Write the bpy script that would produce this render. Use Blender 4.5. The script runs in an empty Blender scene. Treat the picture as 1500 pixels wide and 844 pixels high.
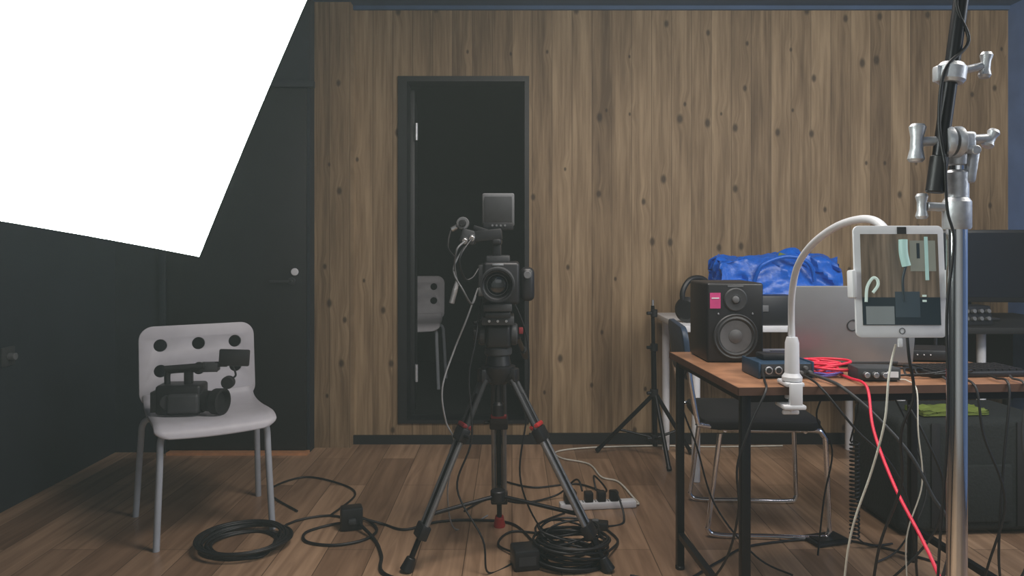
import bpy, bmesh, math, random
from mathutils import Vector, Matrix, Euler, noise
random.seed(4)
S = bpy.context.scene
COL = S.collection

# ------------------------------------------------------------ materials
def nt(name):
    m = bpy.data.materials.new(name); m.use_nodes = True
    n = m.node_tree.nodes; l = m.node_tree.links
    return m, n, l, n["Principled BSDF"]

def mat(name, col, rough=0.5, metal=0.0, var=0.12, scale=25.0, bump=0.0, emit=None, es=0.0, coat=0.0, spec=0.5):
    m, n, l, b = nt(name)
    tc = n.new("ShaderNodeTexCoord"); nz = n.new("ShaderNodeTexNoise")
    nz.inputs["Scale"].default_value = scale; nz.inputs["Detail"].default_value = 3
    l.new(tc.outputs["Object"], nz.inputs["Vector"])
    cr = n.new("ShaderNodeValToRGB")
    cr.color_ramp.elements[0].position = 0.3; cr.color_ramp.elements[1].position = 0.7
    cr.color_ramp.elements[0].color = (*[max(0, c*(1-var)) for c in col], 1)
    cr.color_ramp.elements[1].color = (*[min(1, c*(1+var)) for c in col], 1)
    l.new(nz.outputs["Fac"], cr.inputs["Fac"]); l.new(cr.outputs["Color"], b.inputs["Base Color"])
    b.inputs["Roughness"].default_value = rough; b.inputs["Metallic"].default_value = metal
    b.inputs["Coat Weight"].default_value = coat
    b.inputs["Specular IOR Level"].default_value = spec
    if bump > 0:
        bp = n.new("ShaderNodeBump"); bp.inputs["Strength"].default_value = bump; bp.inputs["Distance"].default_value = 0.01
        l.new(nz.outputs["Fac"], bp.inputs["Height"]); l.new(bp.outputs["Normal"], b.inputs["Normal"])
    if emit:
        b.inputs["Emission Color"].default_value = (*emit, 1); b.inputs["Emission Strength"].default_value = es
    return m

def math_n(n, l, op, a, b=None, c=None):
    x = n.new("ShaderNodeMath"); x.operation = op
    for i, v in enumerate((a, b, c)):
        if v is None: continue
        if isinstance(v, (int, float)): x.inputs[i].default_value = v
        else: l.new(v, x.inputs[i])
    return x.outputs[0]

def mixc(n, l, fac, a, b, mode='MIX'):
    x = n.new("ShaderNodeMix"); x.data_type = 'RGBA'; x.blend_type = mode
    for i, v in ((0, fac), (6, a), (7, b)):
        if isinstance(v, (int, float)): x.inputs[i].default_value = v
        elif isinstance(v, tuple): x.inputs[i].default_value = (*v, 1)
        else: l.new(v, x.inputs[i])
    return x.outputs[2]

def wood_wall():
    m, n, l, b = nt("knotty_wood_panel")
    tc = n.new("ShaderNodeTexCoord"); sp = n.new("ShaderNodeSeparateXYZ")
    l.new(tc.outputs["Object"], sp.inputs[0]); X, Z = sp.outputs[0], sp.outputs[2]
    pw = 0.112
    px = math_n(n, l, 'DIVIDE', X, pw); pid = math_n(n, l, 'FLOOR', px); fr = math_n(n, l, 'FRACT', px)
    wn = n.new("ShaderNodeTexWhiteNoise"); wn.noise_dimensions = '1D'; l.new(pid, wn.inputs["W"]); rnd = wn.outputs["Value"]
    kv = n.new("ShaderNodeCombineXYZ")
    l.new(math_n(n, l, 'MULTIPLY', X, 5.0), kv.inputs[0])
    l.new(math_n(n, l, 'MULTIPLY_ADD', Z, 3.1, 3.3), kv.inputs[1])
    vo = n.new("ShaderNodeTexVoronoi"); vo.voronoi_dimensions = '2D'; vo.inputs["Scale"].default_value = 1.0
    l.new(kv.outputs[0], vo.inputs["Vector"]); D = vo.outputs["Distance"]
    sc = n.new("ShaderNodeSeparateColor"); l.new(vo.outputs["Color"], sc.inputs[0])
    Ds = math_n(n, l, 'DIVIDE', D, math_n(n, l, 'MULTIPLY_ADD', sc.outputs[1], 0.8, 0.42))
    kr = n.new("ShaderNodeMapRange"); kr.interpolation_type = 'SMOOTHSTEP'
    kr.inputs[1].default_value = 0.03; kr.inputs[2].default_value = 0.10; kr.inputs[3].default_value = 1; kr.inputs[4].default_value = 0
    l.new(Ds, kr.inputs[0])
    keep = math_n(n, l, 'GREATER_THAN', sc.outputs[0], 0.2)
    knot = math_n(n, l, 'MULTIPLY', kr.outputs[0], keep)
    ring = n.new("ShaderNodeMapRange"); ring.interpolation_type = 'SMOOTHSTEP'
    ring.inputs[1].default_value = 0.0; ring.inputs[2].default_value = 0.3; ring.inputs[3].default_value = 0.016; ring.inputs[4].default_value = 0.0
    l.new(D, ring.inputs[0])
    xx = math_n(n, l, 'ADD', X, math_n(n, l, 'MULTIPLY', ring.outputs[0], keep))
    gv = n.new("ShaderNodeCombineXYZ")
    l.new(math_n(n, l, 'MULTIPLY', xx, 60), gv.inputs[0]); l.new(math_n(n, l, 'MULTIPLY_ADD', rnd, 31, math_n(n, l, 'MULTIPLY', Z, 2.6)), gv.inputs[1])
    g = n.new("ShaderNodeTexNoise"); g.inputs["Scale"].default_value = 1; g.inputs["Detail"].default_value = 6; g.inputs["Roughness"].default_value = 0.6
    g.inputs["Distortion"].default_value = 0.15
    l.new(gv.outputs[0], g.inputs["Vector"])
    g2v = n.new("ShaderNodeCombineXYZ")
    l.new(math_n(n, l, 'MULTIPLY', xx, 18), g2v.inputs[0]); l.new(math_n(n, l, 'MULTIPLY_ADD', rnd, 17, math_n(n, l, 'MULTIPLY', Z, 1.3)), g2v.inputs[1])
    g2 = n.new("ShaderNodeTexNoise"); g2.inputs["Scale"].default_value = 1; g2.inputs["Detail"].default_value = 4
    l.new(g2v.outputs[0], g2.inputs["Vector"])
    f = math_n(n, l, 'MULTIPLY_ADD', g.outputs["Fac"], 0.5, math_n(n, l, 'MULTIPLY', g2.outputs["Fac"], 0.5))
    f = math_n(n, l, 'ADD', f, math_n(n, l, 'MULTIPLY_ADD', rnd, 0.18, -0.09))
    cr = n.new("ShaderNodeValToRGB"); e = cr.color_ramp.elements
    e[0].position = 0.32; e[0].color = (0.125, 0.080, 0.044, 1)
    e[1].position = 0.68; e[1].color = (0.38, 0.275, 0.165, 1)
    k = e.new(0.5); k.color = (0.245, 0.168, 0.096, 1)
    l.new(f, cr.inputs["Fac"])
    c = mixc(n, l, math_n(n, l, 'MULTIPLY', knot, 0.8), cr.outputs[0], (0.035, 0.022, 0.014))
    seam = math_n(n, l, 'LESS_THAN', fr, 0.03)
    c = mixc(n, l, math_n(n, l, 'MULTIPLY', seam, 0.6), c, (0.05, 0.032, 0.02))
    l.new(c, b.inputs["Base Color"]); b.inputs["Roughness"].default_value = 0.6
    b.inputs["Specular IOR Level"].default_value = 0.25
    return m

def floor_wood():
    m, n, l, b = nt("laminate_floor")
    tc = n.new("ShaderNodeTexCoord"); mp = n.new("ShaderNodeMapping")
    mp.inputs["Rotation"].default_value = (0, 0, math.radians(90)); l.new(tc.outputs["Object"], mp.inputs[0])
    br = n.new("ShaderNodeTexBrick"); l.new(mp.outputs[0], br.inputs["Vector"])
    br.inputs["Scale"].default_value = 1.0; br.inputs["Brick Width"].default_value = 1.15; br.inputs["Row Height"].default_value = 0.17
    br.inputs["Mortar Size"].default_value = 0.0015; br.inputs["Bias"].default_value = 0.0
    br.inputs["Color1"].default_value = (0.24, 0.145, 0.088, 1); br.inputs["Color2"].default_value = (0.50, 0.325, 0.205, 1)
    br.inputs["Mortar"].default_value = (0.10, 0.06, 0.035, 1); br.offset = 0.37
    m2 = n.new("ShaderNodeMapping"); m2.inputs["Scale"].default_value = (22, 1.5, 1); l.new(tc.outputs["Object"], m2.inputs[0])
    g = n.new("ShaderNodeTexNoise"); g.inputs["Scale"].default_value = 1.3; g.inputs["Detail"].default_value = 6; g.inputs["Distortion"].default_value = 0.8
    l.new(m2.outputs[0], g.inputs["Vector"])
    cr = n.new("ShaderNodeValToRGB"); e = cr.color_ramp.elements
    e[0].position = 0.3; e[0].color = (0.6, 0.56, 0.53, 1); e[1].position = 0.7; e[1].color = (1.1, 1.1, 1.1, 1)
    l.new(g.outputs["Fac"], cr.inputs[0])
    c = mixc(n, l, 1.0, br.outputs["Color"], cr.outputs[0], 'MULTIPLY')
    l.new(c, b.inputs["Base Color"]); b.inputs["Roughness"].default_value = 0.34
    return m

M = {}
M['woodwall'] = wood_wall(); M['floor'] = floor_wood()
M['darkwall'] = mat("dark_navy_paint", (0.012, 0.017, 0.026), 0.6, scale=6)
M['darkdoor'] = mat("dark_door_laminate", (0.007, 0.008, 0.010), 0.5, scale=8)
M['void'] = mat("unlit_corridor_black", (0.006, 0.008, 0.008), 0.8)  # darkness of the unlit corridor is put into this near-black colour
M['bluewall'] = mat("blue_paint", (0.15, 0.26, 0.55), 0.6, scale=5)
M['nearwall'] = mat("gray_paint", (0.45, 0.46, 0.47), 0.7, scale=5)
M['ceil'] = mat("navy_ceiling_paint", (0.05, 0.10, 0.20), 0.7, scale=5)
M['black'] = mat("black_plastic", (0.013, 0.013, 0.015), 0.42)
M['blackmat'] = mat("black_matte", (0.009, 0.009, 0.010), 0.7)
M['rubber'] = mat("black_cable_rubber", (0.010, 0.010, 0.011), 0.45)
M['dgray'] = mat("dark_gray_plastic", (0.04, 0.042, 0.045), 0.5)
M['gray'] = mat("gray_plastic", (0.13, 0.135, 0.14), 0.5)
M['blackmetal'] = mat("black_steel", (0.02, 0.02, 0.022), 0.35, 0.6)
M['alu'] = mat("brushed_aluminium", (0.6, 0.61, 0.62), 0.38, 1.0, scale=60)
M['tube'] = mat("dark_gray_tube", (0.27, 0.275, 0.28), 0.35, 0.6)
M['cast'] = mat("cast_aluminium", (0.62, 0.64, 0.66), 0.42, 0.6, bump=0.1, scale=80)
M['chrome'] = mat("chrome", (0.85, 0.86, 0.88), 0.14, 1.0, var=0.03)
M['white'] = mat("white_plastic", (0.72, 0.73, 0.75), 0.4, var=0.04)
M['chairw'] = mat("white_chair_shell", (0.52, 0.51, 0.55), 0.45, var=0.04)
M['chairleg'] = mat("light_gray_painted_steel", (0.38, 0.41, 0.46), 0.4, var=0.05)
M['red'] = mat("red_rubber", (0.75, 0.02, 0.06), 0.4)
M['redp'] = mat("red_plastic", (0.45, 0.03, 0.03), 0.4)
M['dred'] = mat("dark_red_plastic", (0.20, 0.015, 0.02), 0.45)
M['pink'] = mat("pink_sticker", (0.6, 0.06, 0.22), 0.5)
M['table'] = mat("brown_table_laminate", (0.31, 0.155, 0.085), 0.35, var=0.3, scale=12)
M['tedge'] = mat("dark_table_edge", (0.09, 0.045, 0.028), 0.5)
M['silver'] = mat("silver_laptop_shell", (0.32, 0.33, 0.34), 0.4, 0.4, var=0.03)
M['bluebag'] = mat("blue_woven_plastic", (0.006, 0.12, 0.58), 0.35, bump=0.15, scale=60)
M['blued'] = mat("blue_anodised", (0.035, 0.075, 0.13), 0.4, 0.4)
M['glass'] = mat("lens_glass", (0.01, 0.012, 0.015), 0.04, 0.0, coat=1.0)
M['screen'] = mat("black_screen", (0.008, 0.008, 0.01), 0.12)
M['green'] = mat("lime_fabric", (0.15, 0.20, 0.035), 0.7, bump=0.3)
M['fabric'] = mat("charcoal_fabric", (0.011, 0.014, 0.013), 0.85, bump=0.3, scale=90)
M['orange'] = mat("oak_threshold", (0.60, 0.28, 0.13), 0.5)
M['cream'] = mat("cream_cable", (0.62, 0.6, 0.52), 0.5)

# ------------------------------------------------------------ geometry helpers
def root(name, loc=(0, 0, 0), rz=0.0, rot=None):
    o = bpy.data.objects.new(name, None); o.empty_display_size = 0.05
    o.location = loc; o.rotation_euler = rot if rot else (0, 0, rz)
    COL.objects.link(o); return o

def finish(bm, name, m, parent, smooth=True, angle=35):
    bmesh.ops.recalc_face_normals(bm, faces=bm.faces)
    me = bpy.data.meshes.new(name); bm.to_mesh(me); bm.free()
    me.materials.append(m)
    if smooth:
        for p in me.polygons: p.use_smooth = True
        try: me.set_sharp_from_angle(angle=math.radians(angle))
        except Exception: pass
    o = bpy.data.objects.new(name, me); COL.objects.link(o)
    if parent: o.parent = parent
    return o

def box(name, c, size, m, parent=None, rot=None, bevel=0.0, seg=2, taper=None):
    bm = bmesh.new(); bmesh.ops.create_cube(bm, size=1.0)
    for v in bm.verts:
        if taper and v.co.z > 0: v.co.x *= taper[0]; v.co.y *= taper[1]
        v.co = Vector((v.co.x*size[0], v.co.y*size[1], v.co.z*size[2]))
    if bevel > 0:
        bmesh.ops.bevel(bm, geom=list(bm.edges), offset=bevel, segments=seg, profile=0.5, affect='EDGES')
    R = Euler(rot).to_matrix() if rot else Matrix.Identity(3)
    for v in bm.verts: v.co = R @ v.co + Vector(c)
    return finish(bm, name, m, parent)

def frame(d):
    d = d.normalized(); up = Vector((0, 0, 1)) if abs(d.z) < 0.95 else Vector((0, 1, 0))
    x = up.cross(d).normalized(); y = d.cross(x); return x, y, d

def lathe(name, prof, o, axis, m, parent=None, seg=32):
    x, y, z = frame(Vector(axis)); o = Vector(o); bm = bmesh.new(); rings = []
    for r, h in prof:
        if r < 1e-6: rings.append([bm.verts.new(o + z*h)])
        else: rings.append([bm.verts.new(o + z*h + (x*math.cos(a)+y*math.sin(a))*r) for a in [2*math.pi*i/seg for i in range(seg)]])
    for A, B in zip(rings, rings[1:]):
        if len(A) == 1 and len(B) == 1: continue
        for i in range(seg):
            j = (i+1) % seg
            if len(A) == 1: bm.faces.new((A[0], B[i], B[j]))
            elif len(B) == 1: bm.faces.new((A[i], A[j], B[0]))
            else: bm.faces.new((A[i], A[j], B[j], B[i]))
    return finish(bm, name, m, parent, angle=30)

def cyl(name, p0, p1, r, m, parent=None, r1=None, seg=20, ch=0.0):
    p0 = Vector(p0); p1 = Vector(p1); L = (p1-p0).length; r1 = r if r1 is None else r1
    c = ch if ch else min(r, r1)*0.12
    return lathe(name, [(0, 0), (r-c, 0), (r, c), (r1, L-c), (r1-c, L), (0, L)], p0, p1-p0, m, parent, seg)

def smooth_pts(pts, sub=8, closed=False):
    P = [Vector(p) for p in pts]; out = []; n = len(P)
    if n < 3: return P
    rng = range(n) if closed else range(n-1)
    for i in rng:
        if closed: a, b, c, d = P[(i-1) % n], P[i], P[(i+1) % n], P[(i+2) % n]
        else: a, b, c, d = P[max(i-1, 0)], P[i], P[i+1], P[min(i+2, n-1)]
        for k in range(sub):
            t = k/sub
            out.append(0.5*((2*b)+(c-a)*t+(2*a-5*b+4*c-d)*t*t+(3*b-a-3*c+d)*t**3))
    if not closed: out.append(P[-1])
    return out

def tube(name, pts, r, m, parent=None, sub=8, seg=10, closed=False, smooth=True):
    P = smooth_pts(pts, sub, closed) if smooth else [Vector(p) for p in pts]
    bm = bmesh.new(); rings = []; n = len(P); prev = None
    for i, p in enumerate(P):
        if closed: d = P[(i+1) % n]-P[i-1]
        else: d = P[min(i+1, n-1)]-P[max(i-1, 0)]
        if d.length < 1e-9: d = Vector((0, 0, 1))
        d.normalize()
        if prev is None: x, _, _ = frame(d)
        else:
            x = prev - d*prev.dot(d)
            if x.length < 1e-6: x, _, _ = frame(d)
            x.normalize()
        prev = x; y = d.cross(x)
        rings.append([bm.verts.new(p+(x*math.cos(a)+y*math.sin(a))*r) for a in [2*math.pi*k/seg for k in range(seg)]])
    pairs = list(zip(rings, rings[1:])) + ([(rings[-1], rings[0])] if closed else [])
    for A, B in pairs:
        for i in range(seg):
            j = (i+1) % seg; bm.faces.new((A[i], A[j], B[j], B[i]))
    if not closed:
        bm.faces.new(rings[0]); bm.faces.new(rings[-1])
    return finish(bm, name, m, parent, angle=60)

def cable(name, pts, r=0.004, m=None, **k):
    e = root(name, (0, 0, 0)); tube("cord", pts, r, m or M['rubber'], e, **k); return e

def rrect(w, h, r, seg=6):
    pts = []
    for cx, cy, a0 in ((w/2-r, h/2-r, 0), (-w/2+r, h/2-r, 90), (-w/2+r, -h/2+r, 180), (w/2-r, -h/2+r, 270)):
        for i in range(seg+1):
            a = math.radians(a0+90*i/seg); pts.append((cx+r*math.cos(a), cy+r*math.sin(a)))
    return pts

def panel(name, outline, holes, thick, m, parent, xf, bevel=0.002):
    cu = bpy.data.curves.new(name+"_c", 'CURVE'); cu.dimensions = '2D'; cu.fill_mode = 'BOTH'
    cu.extrude = thick/2; cu.bevel_depth = bevel; cu.bevel_resolution = 1
    for loop in [outline]+holes:
        s = cu.splines.new('POLY'); s.points.add(len(loop)-1); s.use_cyclic_u = True
        for p, q in zip(s.points, loop): p.co = (q[0], q[1], 0, 1)
    t = bpy.data.objects.new("tmp", cu); COL.objects.link(t)
    bpy.context.view_layer.update()
    me = bpy.data.meshes.new_from_object(t.evaluated_get(bpy.context.evaluated_depsgraph_get()))
    bpy.data.objects.remove(t, do_unlink=True)
    bm = bmesh.new(); bm.from_mesh(me); bmesh.ops.remove_doubles(bm, verts=bm.verts, dist=1e-5)
    for v in bm.verts: v.co = xf @ v.co
    return finish(bm, name, m, parent, angle=30)

def circle(cx, cy, r, n=24):
    return [(cx+r*math.cos(2*math.pi*i/n), cy+r*math.sin(2*math.pi*i/n)) for i in range(n)]

def boxes(name, lst, m):
    bm = bmesh.new()
    for a, b in lst:
        r = bmesh.ops.create_cube(bm, size=1.0)
        for v in r['verts']:
            v.co = Vector([a[i]+(v.co[i]+0.5)*(b[i]-a[i]) for i in range(3)])
    return finish(bm, name, m, None, smooth=False)

# ------------------------------------------------------------ room shell
H = 2.46; LX = -2.14; RX = 2.79; BY = -1.5; WY = 4.16
DX0, DX1, DZ0, DZ1 = -0.64, 0.096, 0.116, 2.067
boxes("floor", [((LX-0.1, BY-0.1, -0.08), (RX+0.1, WY+0.12, 0))], M['floor'])
boxes("ceiling", [((LX-0.1, BY-0.1, H), (RX+0.1, WY+0.12, H+0.08))], M['ceil'])
boxes("wall_far", [((-0.90, WY, 0), (DX0, WY+0.12, H)), ((DX1, WY, 0), (RX, WY+0.12, H)),
                   ((DX0, WY, DZ1), (DX1, WY+0.12, H)), ((DX0, WY, 0), (DX1, WY+0.12, DZ0)),
                   ((-1.09, WY-0.08, 0), (-0.89, WY+0.12, H))], M['woodwall'])
boxes("wall_far_dark", [((LX, 3.99, 0), (-1.09, WY+0.12, H))], M['darkwall'])
boxes("wall_left", [((LX-0.1, BY, 0), (LX, WY+0.12, H))], M['darkwall'])
boxes("wall_right", [((RX, BY, 0), (RX+0.1, WY+0.12, H))], M['bluewall'])
boxes("wall_near", [((LX-0.1, BY-0.1, 0), (RX+0.1, BY, H))], M['nearwall'])
boxes("baseboard_far", [((DX1, WY-0.014, 0), (RX, WY, 0.062)), ((-0.89, WY-0.014, 0), (DX1, WY, 0.05))], M['blackmat'])
boxes("baseboard_right", [((RX-0.014, BY, 0), (RX, WY-0.02, 0.062))], M['blackmat'])
boxes("trim_ceiling", [((-1.09, WY-0.02, H-0.022), (RX, WY, H))], M['ceil'])
boxes("wall_corridor", [((-1.5, 6.4, 0), (1.4, 6.5, 2.5)), ((-1.6, WY+0.12, 0), (-1.5, 6.5, 2.5)), ((1.4, WY+0.12, 0), (1.5, 6.5, 2.5)),
                        ((-1.6, WY+0.12, 2.5), (1.5, 6.5, 2.58))], M['void'])
boxes("floor_corridor", [((-1.6, WY+0.12, 0.02), (1.5, 6.5, 0.10))], M['void'])
boxes("trim_doorway", [((DX0, WY-0.012, DZ0), (DX0+0.05, WY+0.13, DZ1)), ((DX1-0.025, WY-0.012, DZ0), (DX1, WY+0.13, DZ1)),
                       ((DX0+0.05, WY-0.012, DZ1-0.03), (DX1-0.025, WY+0.13, DZ1)), ((DX0+0.05, WY-0.012, DZ0), (DX1-0.025, WY+0.13, DZ0+0.02))], M['darkdoor'])
d1 = root("door_1", (DX0+0.055, WY+0.135, 0.12), math.radians(96))
box("leaf", (0.36, 0.0, 0.95), (0.70, 0.04, 1.9), M['darkdoor'], d1, bevel=0.003)
for z in (0.255, 1.655):
    box("hinge_%d" % (z*10), (0.012, -0.026, z), (0.05, 0.012, 0.09), M['cast'], d1, bevel=0.002)
    cyl("hinge_pin_%d" % (z*10), (-0.012, -0.03, z-0.05), (-0.012, -0.03, z+0.05), 0.009, M['cast'], d1)
d2 = root("door_2", (-1.48, 3.99, 0.0))
box("leaf", (0, -0.006, 0.99), (0.75, 0.03, 1.94), M['darkdoor'], d2, bevel=0.003)
box("frame_top", (0, -0.008, 1.985), (0.83, 0.04, 0.035), M['darkwall'], d2, bevel=0.002)
box("frame_l", (-0.395, -0.008, 1.0), (0.035, 0.04, 2.0), M['darkwall'], d2, bevel=0.002)
cyl("lever_rose", (0.30, -0.02, 0.925), (0.30, -0.035, 0.925), 0.020, M['dgray'], d2)
box("lever", (0.25, -0.05, 0.925), (0.13, 0.010, 0.012), M['dgray'], d2, bevel=0.004)
cyl("lever_neck", (0.30, -0.03, 0.925), (0.30, -0.055, 0.925), 0.008, M['dgray'], d2)
cyl("pale_spot", (0.315, -0.02, 0.975), (0.315, -0.03, 0.975), 0.02, M['white'], d2)  # small pale disc above the lever
boxes("trim_threshold", [((-1.84, 3.93, 0.0), (-1.09, 3.985, 0.014))], M['orange'])
lk = root("left_wall_handle", (LX+0.001, 3.13, 0.65))  # low door handle on the left wall, plate and knob
box("plate", (0.005, 0, 0), (0.01, 0.08, 0.08), M['dgray'], lk, bevel=0.003)
cyl("knob", (0.01, 0, 0), (0.04, 0, 0), 0.015, M['gray'], lk)

# ------------------------------------------------------------ white chairs
def chair(loc, rz):
    r = root("perforated_chair", loc, rz)
    prof = [(-0.235, 0.405), (-0.23, 0.425), (-0.21, 0.438), (-0.17, 0.445), (-0.08, 0.442), (0.02, 0.436), (0.12, 0.437), (0.18, 0.446), (0.21, 0.465), (0.222, 0.49)]
    prof = [(p.x, p.y) for p in smooth_pts([(a, b, 0) for a, b in prof], 3)]
    bm = bmesh.new(); N = 16; g = []
    for i, (y, z) in enumerate(prof):
        t = i/(len(prof)-1)
        hw = 0.218 - 0.05*max(0, (0.16-t)/0.16)**2
        g.append([bm.verts.new((hw*(2*k/N-1), y, z+0.006*(2*k/N-1)**2)) for k in range(N+1)])
    for A, B in zip(g, g[1:]):
        for k in range(N): bm.faces.new((A[k], A[k+1], B[k+1], B[k]))
    o = finish(bm, "seat", M['chairw'], r, angle=60)
    md = o.modifiers.new("s", 'SOLIDIFY'); md.thickness = 0.012; md.offset = -1
    ol = rrect(0.46, 0.33, 0.055, 8)
    hs = [circle(x, y, 0.028) for x in (-0.15, 0, 0.15) for y in (0.085, -0.022)]
    xf = Matrix.Translation((0, 0.243, 0.611)) @ Matrix.Rotation(math.radians(90-8), 4, 'X')
    panel("back", ol, hs, 0.008, M['chairw'], r, xf)
    for sx in (-1, 1):
        tube("leg_front_%s" % ('a' if sx < 0 else 'b'), [(sx*0.10, -0.13, 0.425), (sx*0.165, -0.165, 0.423), (sx*0.19, -0.18, 0.40), (sx*0.195, -0.19, 0.3), (sx*0.208, -0.205, 0.0)], 0.0125, M['chairleg'], r)
        tube("leg_rear_%s" % ('a' if sx < 0 else 'b'), [(sx*0.10, 0.10, 0.418), (sx*0.19, 0.14, 0.415), (sx*0.222, 0.165, 0.39), (sx*0.23, 0.18, 0.3), (sx*0.245, 0.22, 0.0)], 0.0125, M['chairleg'], r)
        tube("rail_%s" % ('a' if sx < 0 else 'b'), [(sx*0.10, -0.15, 0.423), (sx*0.10, 0.10, 0.418)], 0.01, M['chairleg'], r)
    return r
chair((-1.23, 2.99, 0), math.radians(31))
chair((-0.735, 5.40, 0.10), math.radians(3))

# ------------------------------------------------------------ camcorder on chair
cc = root("camcorder", (-1.26, 2.93, 0.448), math.radians(6))
box("body", (-0.045, 0, 0.07), (0.17, 0.11, 0.115), M['black'], cc, bevel=0.012, seg=3)
box("battery", (-0.14, 0.0, 0.06), (0.03, 0.07, 0.08), M['dgray'], cc, bevel=0.004)
lathe("lens", [(0, 0), (0.045, 0), (0.047, 0.02), (0.04, 0.03), (0.04, 0.06), (0.05, 0.075), (0.052, 0.11), (0.044, 0.112), (0.04, 0.09), (0, 0.088)], (0.02, -0.01, 0.06), (1, -0.35, 0), M['blackmat'], cc)
box("grip", (-0.02, -0.065, 0.06), (0.12, 0.03, 0.075), M['dgray'], cc, bevel=0.012, seg=3)
cyl("focus_wheel", (-0.08, -0.055, 0.065), (-0.08, -0.07, 0.065), 0.028, M['dgray'], cc)
tube("top_handle", [(-0.10, 0, 0.12), (-0.10, 0, 0.165), (-0.08, 0, 0.178), (0.06, 0, 0.182), (0.09, 0, 0.18)], 0.012, M['black'], cc)
box("handle_post", (-0.02, 0, 0.145), (0.03, 0.03, 0.07), M['black'], cc, bevel=0.004)
box("audio_unit", (0.06, 0, 0.19), (0.07, 0.05, 0.035), M['dgray'], cc, bevel=0.005)
cyl("microphone", (-0.10, -0.03, 0.19), (0.05, -0.03, 0.20), 0.012, M['blackmat'], cc)
box("monitor", (0.155, 0.0, 0.225), (0.115, 0.02, 0.065), M['black'], cc, rot=(0, 0.06, 0.1), bevel=0.005)
box("monitor_arm", (0.105, 0.0, 0.20), (0.05, 0.02, 0.02), M['black'], cc, bevel=0.004)
cyl("eyecup", (0.135, 0.0, 0.13), (0.135, -0.03, 0.13), 0.025, M['blackmat'], cc)
tube("eyecup_cable", [(0.13, 0.0, 0.12), (0.11, 0.0, 0.08), (0.05, 0.01, 0.07)], 0.004, M['rubber'], cc)
tube("monitor_cable", [(0.15, 0.0, 0.19), (0.16, 0.0, 0.155), (0.14, 0.0, 0.14)], 0.004, M['rubber'], cc)

# ------------------------------------------------------------ tripod with fluid head
tp = root("camera_tripod", (-0.05, 2.68, 0))
feet = [(-0.315, -0.14, 0.0), (0.385, -0.14, 0.0), (0.0, 0.27, 0.0)]
hubz = 0.655
lathe("bowl", [(0, 0), (0.03, 0.0), (0.045, 0.02), (0.062, 0.05), (0.062, 0.065), (0.05, 0.068), (0, 0.068)], (0, 0, hubz-0.035), (0, 0, 1), M['black'], tp)
for i, f in enumerate(feet):
    F = Vector(f); dirh = Vector((F.x, F.y, 0)).normalized(); side = Vector((-dirh.y, dirh.x, 0))
    A = Vector((0, 0, hubz)) + dirh*0.05; V = F-A
    at = lambda t: A+V*t
    box("hinge_%d" % i, A, (0.05, 0.05, 0.05), M['black'], tp, rot=(0, 0, math.atan2(dirh.y, dirh.x)), bevel=0.008)
    for s in (-1, 1):
        cyl("upper_rod_%d_%d" % (i, s), at(0.02)+side*s*0.018, at(0.34)+side*s*0.022, 0.0095, M['dgray'], tp, seg=12)
        cyl("mid_rod_%d_%d" % (i, s), at(0.32)+side*s*0.020, at(0.80)+side*s*0.020, 0.0095, M['tube'], tp, seg=12)
    cyl("inner_rod_%d" % i, at(0.10), at(0.93), 0.010, M['blackmetal'], tp, seg=12)
    zz = V.normalized()
    R = Matrix((zz.cross(side), side, zz)).transposed().to_euler()
    for t, sz in ((0.31, (0.034, 0.07, 0.05)), (0.80, (0.034, 0.066, 0.05)), (0.02, (0.03, 0.05, 0.03))):
        box("clamp_%d_%d" % (i, int(t*100)), at(t), sz, M['black'], tp, rot=R, bevel=0.006)
    box("lock_lever_%d" % i, at(0.265), (0.036, 0.06, 0.016), M['dred'] if i != 1 else M['redp'], tp, rot=R, bevel=0.005)
    cyl("lever_%d" % i, at(0.31)+side*0.03, at(0.31)+side*0.055-dirh*0.01, 0.007, M['black'], tp)
    cyl("foot_%d" % i, at(0.93), at(0.995), 0.017, M['rubber'] if i < 2 else M['redp'], tp, r1=0.024)
    cyl("spreader_%d" % i, Vector((0, 0, 0.215)), at(0.72), 0.007, M['blackmetal'], tp, seg=12)
cyl("spreader_hub", (0, 0, 0.195), (0, 0, 0.235), 0.028, M['black'], tp)
cyl("head_base", (0, 0, hubz+0.03), (0, 0, hubz+0.075), 0.047, M['black'], tp, r1=0.04)
lathe("head_pan_ring", [(0, 0), (0.045, 0), (0.05, 0.005), (0.05, 0.025), (0.042, 0.03), (0, 0.03)], (0, 0, hubz+0.07), (0, 0, 1), M['dgray'], tp)
box("head_body", (0, 0, hubz+0.14), (0.09, 0.10, 0.085), M['black'], tp, bevel=0.014, seg=3)
lathe("tilt_drum", [(0, 0), (0.035, 0), (0.04, 0.006), (0.04, 0.022), (0.03, 0.028), (0.03, 0.112), (0.04, 0.118), (0.04, 0.134), (0.035, 0.14), (0, 0.14)], (-0.07, 0, hubz+0.145), (1, 0, 0), M['dgray'], tp)
cyl("tilt_knob", (-0.07, 0.0, hubz+0.145), (-0.09, 0, hubz+0.145), 0.022, M['black'], tp)
box("red_switch", (0.082, -0.02, hubz+0.16), (0.016, 0.03, 0.022), M['dred'], tp, bevel=0.003)
box("top_plate", (0.0, 0.0, hubz+0.20), (0.115, 0.16, 0.03), M['dgray'], tp, bevel=0.004)
box("slide_plate", (0.0, 0.0, hubz+0.222), (0.09, 0.20, 0.018), M['black'], tp, bevel=0.003)
for k in range(3): cyl("plate_screw_%d" % k, (-0.03+0.03*k, -0.078, hubz+0.20), (-0.03+0.03*k, -0.084, hubz+0.20), 0.005, M['alu'], tp, seg=10)
cyl("plate_lever", (-0.05, -0.04, hubz+0.20), (-0.085, -0.06, hubz+0.19), 0.006, M['black'], tp)
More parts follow.
